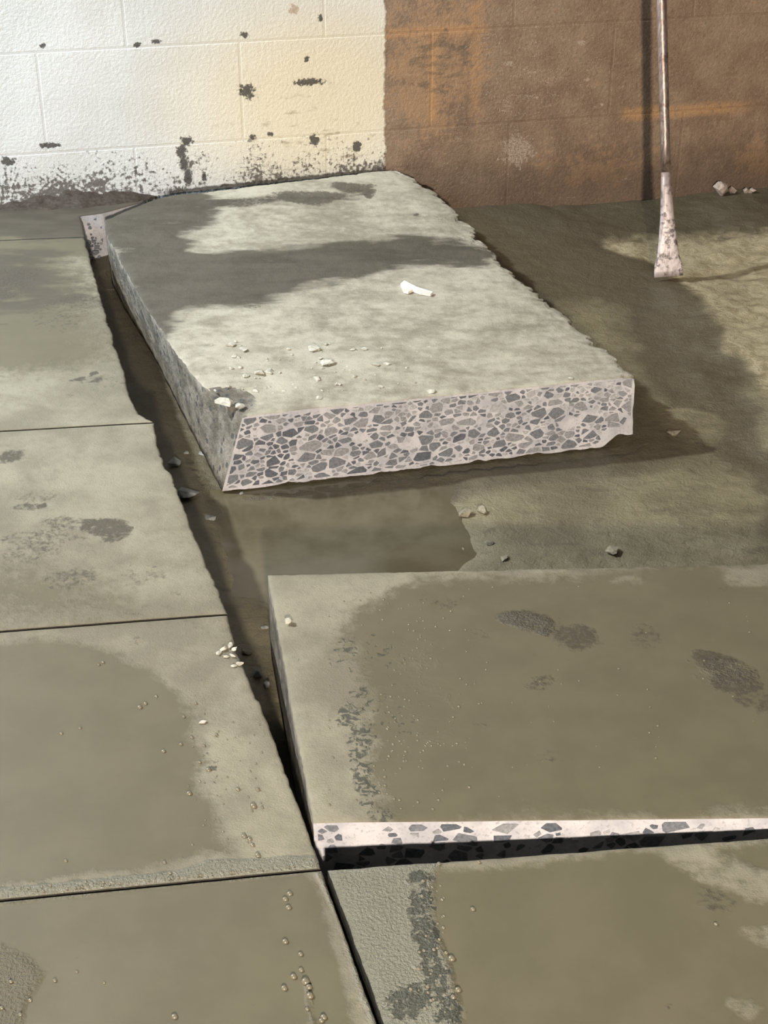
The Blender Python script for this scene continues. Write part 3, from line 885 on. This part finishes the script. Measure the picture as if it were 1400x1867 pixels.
# ------------------------------------------------------------------ ground in the pit
gx, gy = np.meshgrid(np.linspace(-0.75, 2.3, 330), np.linspace(1.0, 3.75, 330))
footA = np.maximum(polysd(gx, gy, A_lt + A_rt[::-1]), polysd(gx, gy, A_lb + A_rb[::-1]))
footB = polysd(gx, gy, lt + rt[::-1])
edge_pts = [P(a, b, -0.11) for a, b in ((880, 372), (1010, 440), (1140, 490), (1200, 560), (1290, 680), (1360, 800), (1500, 1000), (1560, 1100))]
ex = np.array([p_[0] for p_ in edge_pts]); ey = np.array([p_[1] for p_ in edge_pts])
o_ = np.argsort(ey)
curve = np.interp(gy, ey[o_], ex[o_])
rd = gx - curve + fbm(gx, gy, 8, 4, 71) * 0.12
hh = -0.134 + 0.052 * sstep(2.55, 3.25, gy) * sstep(0.75, 0.25, gx) + 0.028 * sstep(2.7, 3.3, gy) * sstep(0.3, 0.8, gx)
hh += 0.022 * sstep(-0.05, 0.08, rd) * sstep(3.15, 2.7, gy) + 0.02 * sstep(0.1, 0.7, rd)
hh += (fbm(gx, gy, 5, 5, 72) * 0.016 + fbm(gx, gy, 26, 4, 73) * 0.006) * (0.55 + 1.1 * sstep(-0.05, 0.1, rd))
hh += 0.085 * sstep(0.30, 0.95, gx) * sstep(2.15, 1.72, gy)            # mud heaped behind the front slab's right end
puddle = np.clip(polysd(gx + fbm(gx, gy, 9, 3, 75) * 0.06, gy + fbm(gx, gy, 9, 3, 76) * 0.06,
                        [P(a, b, -0.13) for a, b in ((400, 905), (640, 900), (820, 890), (850, 960), (830, 1040), (780, 1100), (520, 1100), (440, 1090), (400, 1000))]) / 0.04, -1, 1)
hh -= 0.010 * np.clip(puddle, 0, 1)
hh += 0.006 * np.clip(-puddle, 0, 1)
hh -= 0.07 * sstep(1.52, 1.42, gy)
# below the slabs the ground stays under them
hh = np.where(footA > -0.02, np.minimum(hh, A_BOT[0] + A_BOT[2] * gy - 0.003), hh)
hh = np.where(footB > -0.01, np.minimum(hh, -TH - 0.002), hh)
me = bpy.data.meshes.new('ground')
ii = np.arange(gx.size).reshape(gx.shape)
wd = (gx - W0[0]) * WN[0] + (gy - W0[1]) * WN[1]
qf = np.stack([ii[:-1, :-1], ii[:-1, 1:], ii[1:, 1:], ii[1:, :-1]], -1).reshape(-1, 4)
keep = (wd.ravel()[qf] > -0.03).all(1)
qf = qf[keep]
used, inv = np.unique(qf, return_inverse=True)
gv = np.stack([gx.ravel(), gy.ravel(), hh.ravel()], -1)[used]
me.from_pydata(gv.tolist(), [], inv.reshape(-1, 4).tolist())
for key, val in (('yellow', np.clip(sstep(0.0, 0.12, rd) * 0.95 * sstep(3.30, 2.95, gy + (gx - 0.5) * -0.15), 0, 1)),
                 ('brown', np.clip(0.75 * np.exp(-((rd + 0.01) / 0.05) ** 2) + 0.55 * np.clip(puddle + 0.4, 0, 1) + 0.6 * sstep(-0.16, -0.06, footA) + 0.75 * sstep(2.75, 3.0, gy - (gx - 0.5) * 0.15) * sstep(0.0, 0.2, gx) + 0.38 * sstep(2.25, 2.5, gy), 0, 1))):  # mud round the lifted slab also coloured darker for its shadow
    at = me.attributes.new(key, 'FLOAT', 'POINT')
    at.data.foreach_set('value', val.ravel()[used].astype(np.float32))
me.polygons.foreach_set('use_smooth', [True] * len(me.polygons))
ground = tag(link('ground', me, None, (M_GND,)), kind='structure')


def gz(x, y):
    i = int(round((y - 1.0) / 2.75 * 329)); j = int(round((x + 0.75) / 3.05 * 329))
    return float(hh[max(0, min(329, i)), max(0, min(329, j))])


# shallow muddy water in the pit: a level sheet, its shore is where the mud rises through it
pd = [P(a, b, -0.13) for a, b in ((385, 905), (640, 888), (800, 890), (850, 960), (830, 1060), (700, 1110), (500, 1110), (440, 1080), (385, 1010))]
cx_, cy_ = np.mean([q_[0] for q_ in pd]), np.mean([q_[1] for q_ in pd])
bm = bmesh.new()
c_ = bm.verts.new((cx_, cy_, -0.1345))
rim = []
tt = resample(pd + [pd[0]], np.linspace(0, 1, 61))[:-1]
for x, y in tt:
    k = 1.16
    rim.append(bm.verts.new((cx_ + (x - cx_) * k, cy_ + (y - cy_) * k, -0.1345)))
for k in range(60): bm.faces.new((c_, rim[k], rim[(k + 1) % 60]))
bmesh.ops.recalc_face_normals(bm, faces=bm.faces)
me = bpy.data.meshes.new('puddle'); bm.to_mesh(me); bm.free()
tag(link('puddle', me, None, (M_WATER,)), 'shallow puddle of brown water between the two loose slabs', 'puddle')

# ------------------------------------------------------------------ digging bar
bar = bpy.data.objects.new('digging_bar', None); C.objects.link(bar)
tag(bar, 'long steel digging bar with flared chisel end leaning on the brown wall', 'tool')
bz = -0.098
b0 = Vector((*P(1219, 504, bz), bz))
bdir = Vector((-0.128, 0.40, 1.6)).normalized()
bar.location = b0
xax = Vector((1, 0, 0)); xax = (xax - bdir * xax.dot(bdir)).normalized()
yax = bdir.cross(xax)


def bar_ring(bm, s, hw, hd, n=14, pw=2.0):
    vs_ = []
    for k in range(n):
        a = 2 * math.pi * k / n
        ca, sa = math.cos(a), math.sin(a)
        cx = math.copysign(abs(ca) ** (2 / pw), ca) * hw; cy = math.copysign(abs(sa) ** (2 / pw), sa) * hd
        vs_.append(bm.verts.new(bdir * s + xax * cx + yax * cy))
    return vs_


def loft(name, rows, mat):
    bm = bmesh.new(); prev = None
    for r_ in rows:
        cur = bar_ring(bm, *r_)
        if prev:
            for k in range(len(cur)):
                bm.faces.new((prev[k], prev[(k + 1) % len(cur)], cur[(k + 1) % len(cur)], cur[k]))
        else: bm.faces.new(cur[::-1])
        prev = cur
    bm.faces.new(prev)
    bmesh.ops.recalc_face_normals(bm, faces=bm.faces)
    me = bpy.data.meshes.new(name); bm.to_mesh(me); bm.free()
    for f in me.polygons: f.use_smooth = True
    return link(name, me, bar, (mat,))


loft('chisel_blade', [(0.0, 0.0290, 0.0012, 14, 6), (0.012, 0.0288, 0.0025, 14, 6), (0.025, 0.0275, 0.0040, 14, 6), (0.04, 0.0225, 0.0055, 14, 5), (0.075, 0.0180, 0.0070, 14, 4),
                      (0.12, 0.0135, 0.0085, 14, 3.2), (0.165, 0.0112, 0.0092, 14, 2.6), (0.205, 0.0095, 0.0095, 14, 2.2)], M_BLADE)
loft('shaft', [(0.200, 0.0094, 0.0094, 14, 2.2), (0.26, 0.0095, 0.0095), (0.40, 0.0100, 0.0100), (0.8, 0.0108, 0.0108), (1.30, 0.0112, 0.0112), (1.58, 0.0112, 0.0112), (1.60, 0.0095, 0.0095)], M_STEEL)

# ------------------------------------------------------------------ loose chips, flakes and stones


def lump(name, px, py, wpx, z, mat, label, cat, group=None, asp=0.7, hgt=0.45, rot=None, seed=None, zf=None):
    if zf is None: x, y = P(px, py, z)
    else:
        x, y = PP(px, py, A_PLANE); z = zA(x, y)
    sc = abs(P(px + wpx, py, z)[0] - P(px, py, z)[0])
    sd = seed if seed is not None else int(px * 7 + py * 13)
    me = lump_mesh(name, (sc, sc * asp, sc * hgt), sd)
    o = link(name, me, None, (mat,))
    o.location = (x, y, z - 0.0006)
    o.rotation_euler = (0, 0, (sd % 63) / 10 if rot is None else rot)
    return tag(o, label, cat, group)


big = [
    (573, 637, 34, 'flat pale chip, largest of those on the lifted slab'),
    (597, 663, 36, 'long pale chip just in front of the largest chip on the lifted slab'),
    (578, 691, 22, 'wedge shaped pale chip near the sawn front edge of the lifted slab, leftmost of three'),
    (683, 667, 24, 'smooth oval chip to the right of the chip cluster on the lifted slab'),
    (706, 664, 18, 'pointed pale chip beside the smooth oval chip on the lifted slab'),
    (582, 726, 18, 'rounded pale crumb nearest the sawn edge, middle of the lifted slab'),
    (643, 638, 16, 'small bright chip, left one of a pair on the lifted slab'),
    (664, 637, 18, 'small bright chip, right one of a pair on the lifted slab'),
    (420, 630, 24, 'pale chip at the left rim of the lifted slab, farthest back'),
    (442, 638, 26, 'flat chip right beside the farthest chip at the left rim'),
    (475, 682, 28, 'pale chip in the left cluster of rubble on the lifted slab'),
    (492, 678, 24, 'angular chip at the right end of the left rubble cluster'),
    (448, 685, 20, 'low chip at the left end of the left rubble cluster'),
    (428, 650, 16, 'round crumb below the two chips at the left rim'),
    (784, 634, 14, 'bright crumb alone right of the pairs on the lifted slab'),
    (694, 706, 16, 'pale crumb above the sawn edge, right of the rounded crumb'),
    (786, 714, 22, 'pale chip lying right on the sawn front edge of the lifted slab'),
    (1040, 690, 12, 'small light crumb on the sawn edge near the right end of the lifted slab'),
    (408, 737, 46, 'long slab splinter in the chipped front corner of the lifted slab'),
    (437, 742, 26, 'pale chip in the chipped front corner beside the long splinter'),
    (466, 713, 16, 'small chip behind the chipped front corner'),
]
for px, py, wpx, lab in big:
    lump('concrete_chip', px, py, wpx, 0, M_CHIP, lab, 'chip', 'chips on the lifted slab', asp=0.8, hgt=0.30, zf=1)
rs = random.Random(4)
for k in range(120):
    px, py = rs.gauss(560, 130), rs.gauss(675, 36)
    if not (380 < px < 1080 and 610 < py < 735 - (px - 440) * 0.1): continue
    lump('concrete_crumb', px, py, rs.choice((4, 5, 6, 7, 8, 10, 12)), 0, M_CHIP, 'tiny pale concrete crumb scattered among the chips on the lifted slab', 'crumb', 'crumbs on the lifted slab', zf=1, seed=k)

# the white paint flake
fl = [(730, 522), (737, 519), (746, 524), (760, 531), (776, 533), (789, 537), (785, 541), (766, 538), (752, 533), (744, 537), (736, 535), (733, 529)]
bm = bmesh.new()
cc = Vector((*PP(757, 531, A_PLANE), 0))
top, bot = [], []
for i, (a, b) in enumerate(fl):
    x, y = PP(a, b, A_PLANE); z = zA(x, y) + 0.003 + 0.004 * (1 if i in (1, 2, 3) else 0.2)
    top.append(bm.verts.new((x - cc.x, y - cc.y, z + 0.0015))); bot.append(bm.verts.new((x - cc.x, y - cc.y, z - 0.003)))
bm.faces.new(top); bm.faces.new(bot[::-1])
for i in range(len(fl)):
    j = (i + 1) % len(fl); bm.faces.new((top[i], bot[i], bot[j], top[j]))
bmesh.ops.recalc_face_normals(bm, faces=bm.faces)
me = bpy.data.meshes.new('paint_flake'); bm.to_mesh(me); bm.free()
o = link('paint_flake', me, None, (M_FLAKE,)); o.location = (cc.x, cc.y, 0)
tag(o, 'curled white paint flake lying alone on the far half of the lifted slab', 'flake')

# rubble on the edge of the floor beside the gap
for a, b, wpx, lab in ((398, 1192, 18, 'white chip farthest left in the crumbled pile on the floor edge'), (408, 1184, 22, 'larger white chip left of the middle of the crumbled pile on the floor edge'),
                       (420, 1178, 20, 'white chip at the back of the crumbled pile on the floor edge'), (430, 1186, 22, 'white chip at the right side of the crumbled pile, on the very rim'),
                       (424, 1196, 16, 'white chip in the front middle of the crumbled pile on the floor edge'), (412, 1198, 14, 'smallest white chip in front of the crumbled pile on the floor edge'),
                       (436, 1212, 20, 'right chip of the pair lying just before the crumbled pile'), (426, 1215, 14, 'left chip of the pair lying just before the crumbled pile')):
    lump('concrete_chip', a, b, wpx, 0.0, M_CHIP, lab, 'chip', 'chips on the floor edge', asp=0.6, hgt=0.4)
lump('concrete_chip', 527, 1137, 18, 0.0, M_CHIP, 'single upright chip on the far left corner of the front slab', 'chip', asp=1.0, hgt=1.0)
lump('concrete_chip', 370, 1318, 20, 0.0, M_CHIP, 'lone flat chip in the slurry on the left floor', 'chip', asp=0.6, hgt=0.3)
# stones and rubble in the pit
for a, b, wpx, mt, lab, asp, hg in (
        (343, 905, 42, M_GREY, 'blue grey rubble chunk wedged under the left floor edge in the trench', 1.3, 0.6),
        (318, 850, 30, M_GREY, 'dark grey rubble at the broken notch of the left floor edge', 1.0, 0.7),
        (382, 945, 34, M_GREY, 'flat grey flake in the trench mud beside the front corner of the lifted slab', 0.8, 0.2),
        (372, 829, 28, M_GREY, 'flat grey flake in the trench left of the lifted slab', 0.7, 0.2),
        (340, 826, 18, M_GREY, 'small flake in the trench near the grey rubble', 0.7, 0.25),
        (848, 942, 34, M_ROCK, 'muddy stone lying behind the puddle, left one of two', 0.8, 0.5),
        (878, 936, 24, M_ROCK, 'muddy stone lying behind the puddle, right one of two', 1.0, 0.7),
        (892, 993, 26, M_ROCK, 'low muddy stone close behind the front slab', 0.7, 0.4),
        (1117, 1008, 34, M_ROCK, 'dark clod in the mud behind the front slab, right half', 1.0, 0.4),
        (920, 1020, 26, M_ROCK, 'small dark clod at the back edge of the front slab', 0.7, 0.35),
        (582, 938, 20, M_CHIP, 'white chip poking out of the brown water', 0.7, 0.5),
        (441, 902, 14, M_GREY, 'small grey chip at the bottom of the sawn face, left end', 0.8, 0.6),
        (482, 1146, 18, M_GREY, 'grey chip in the gap left of the front slab', 0.8, 0.5),
        (470, 1232, 26, M_GREY, 'dark broken lump jammed in the narrow gap left of the front slab', 0.9, 0.8),
        (486, 1252, 18, M_GREY, 'small broken lump deeper in the narrow gap left of the front slab', 0.9, 0.8),
        (448, 1190, 30, M_ROCK, 'low mud lump in the gap beside the crumbled white pile', 0.9, 0.4),
        (1228, 790, 30, M_ROCK, 'clod of earth right of the lifted slab front corner', 1.0, 0.4),
        (845, 1005, 14, M_ROCK, 'pebble in the mud near the brown water edge', 0.8, 0.6)):
    x, y = P(a, b, -0.13)
    z = gz(x, y)
    lump('rubble_stone', a, b, wpx, z - 0.001, mt, lab, 'stone', 'stones in the pit', asp=asp, hgt=hg)
# pebbles at the foot of the brown wall
for a, b, wpx, lab in ((1302, 352, 34, 'largest round pebble at the foot of the brown wall'), (1324, 358, 18, 'small pale pebble touching the largest one at the wall foot'),
                       (1348, 356, 14, 'little pebble in the row at the wall foot, left of the pair'), (1362, 358, 18, 'pebble at the wall foot, right of the pair'),
                       (1356, 346, 10, 'tiniest pale pebble above the pair at the wall foot'), (1392, 362, 10, 'tiny pebble at the wall foot by the right border')):
    s_, z_ = W(a, b)
    q_ = W0 + WD * s_ + WN * 0.03
    zz = gz(q_[0], q_[1])
    sc = wpx / F_PX * 3.45
    me = lump_mesh('pebble', (sc, sc * 0.9, sc * 0.9), int(a))
    o = link('pebble', me, None, (M_WROCK,)); o.location = (q_[0], q_[1], zz - 0.001)
    tag(o, lab, 'pebble', 'pebbles at the wall foot')

# ------------------------------------------------------------------ bubbles standing in the slurry


def bubbles(parent, pts, z=0.0):
    bm = bmesh.new()
    for (a, b, r_) in pts:
        x, y = P(a, b, z)
        rad = r_ / F_PX * 1.6 * 0.85
        bmesh.ops.create_icosphere(bm, subdivisions=2, radius=rad, matrix=Matrix.Translation((x, y, z + rad * 0.15)) @ Matrix.Diagonal((1, 1, 0.75, 1)))
    me = bpy.data.meshes.new('slurry_bubbles'); bm.to_mesh(me); bm.free()
    for f in me.polygons: f.use_smooth = True
    tag(link('slurry_bubbles', me, parent, (M_BUB,)), kind='stuff')


b4 = [(528, 1630, 6), (520, 1640, 6), (526, 1655, 6), (520, 1717, 6), (548, 1740, 5), (549, 1769, 5), (535, 1781, 6), (518, 1802, 6), (557, 1790, 8), (563, 1800, 6), (565, 1816, 7), (560, 1840, 4), (318, 1854, 6), (590, 1855, 6), (586, 1861, 5),
      (190, 1792, 3), (140, 1772, 3), (100, 1788, 4), (55, 1824, 4), (37, 1850, 4), (3, 1838, 4), (20, 1790, 4)]
b3 = [(345, 1447, 6), (255, 1290, 6), (265, 1283, 5), (298, 1370, 5), (330, 1357, 4), (146, 1328, 4), (112, 1338, 4), (335, 1307, 4), (380, 1404, 6), (462, 1470, 7), (470, 1440, 5), (445, 1525, 6), (455, 1530, 5), (460, 1541, 5), (470, 1560, 6),
      (434, 1440, 5), (285, 1270, 4), (357, 1283, 4), (120, 1570, 4), (300, 1573, 4), (310, 1592, 4), (350, 1345, 4), (364, 1390, 4), (372, 1360, 4), (395, 1340, 4), (188, 1208, 4), (180, 1212, 4)]
for k in range(45):
    b3.append((rs.uniform(340, 480), rs.uniform(1300, 1560), rs.uniform(1.5, 3)))
for k in range(60):
    b3.append((rs.uniform(0, 570), 1632 - rs.uniform(0, 25) - 0.0974 * 0 - rs.uniform(0, 570) * 0.0, rs.uniform(1.5, 3.2)))
b3 = [(a, min(b, line_y(3, a) - 8), r_) for a, b, r_ in b3]
bB = []
for k in range(170):
    bB.append((rs.gauss(740, 70), rs.uniform(1070, 1480), rs.uniform(1.5, 3.4)))
for k in range(60):
    bB.append((rs.uniform(700, 1380), rs.uniform(1060, 1400), rs.uniform(1.5, 2.8)))
bB = [(max(a, 600), b, r_) for a, b, r_ in bB]
bC = [(823, 1748, 7), (835, 1805, 6), (826, 1818, 5), (862, 1658, 5), (800, 1575, 4), (873, 1572, 4), (1305, 1685, 4)]
for k in range(40):
    bC.append((rs.gauss(790, 16), rs.uniform(1600, 1860), rs.uniform(1.5, 4)))
bubbles(sl4, b4); bubbles(sl3, b3); bubbles(slabB, bB); bubbles(sl5, bC)
print('stones on face', nstones, 'objects', len(bpy.data.objects))
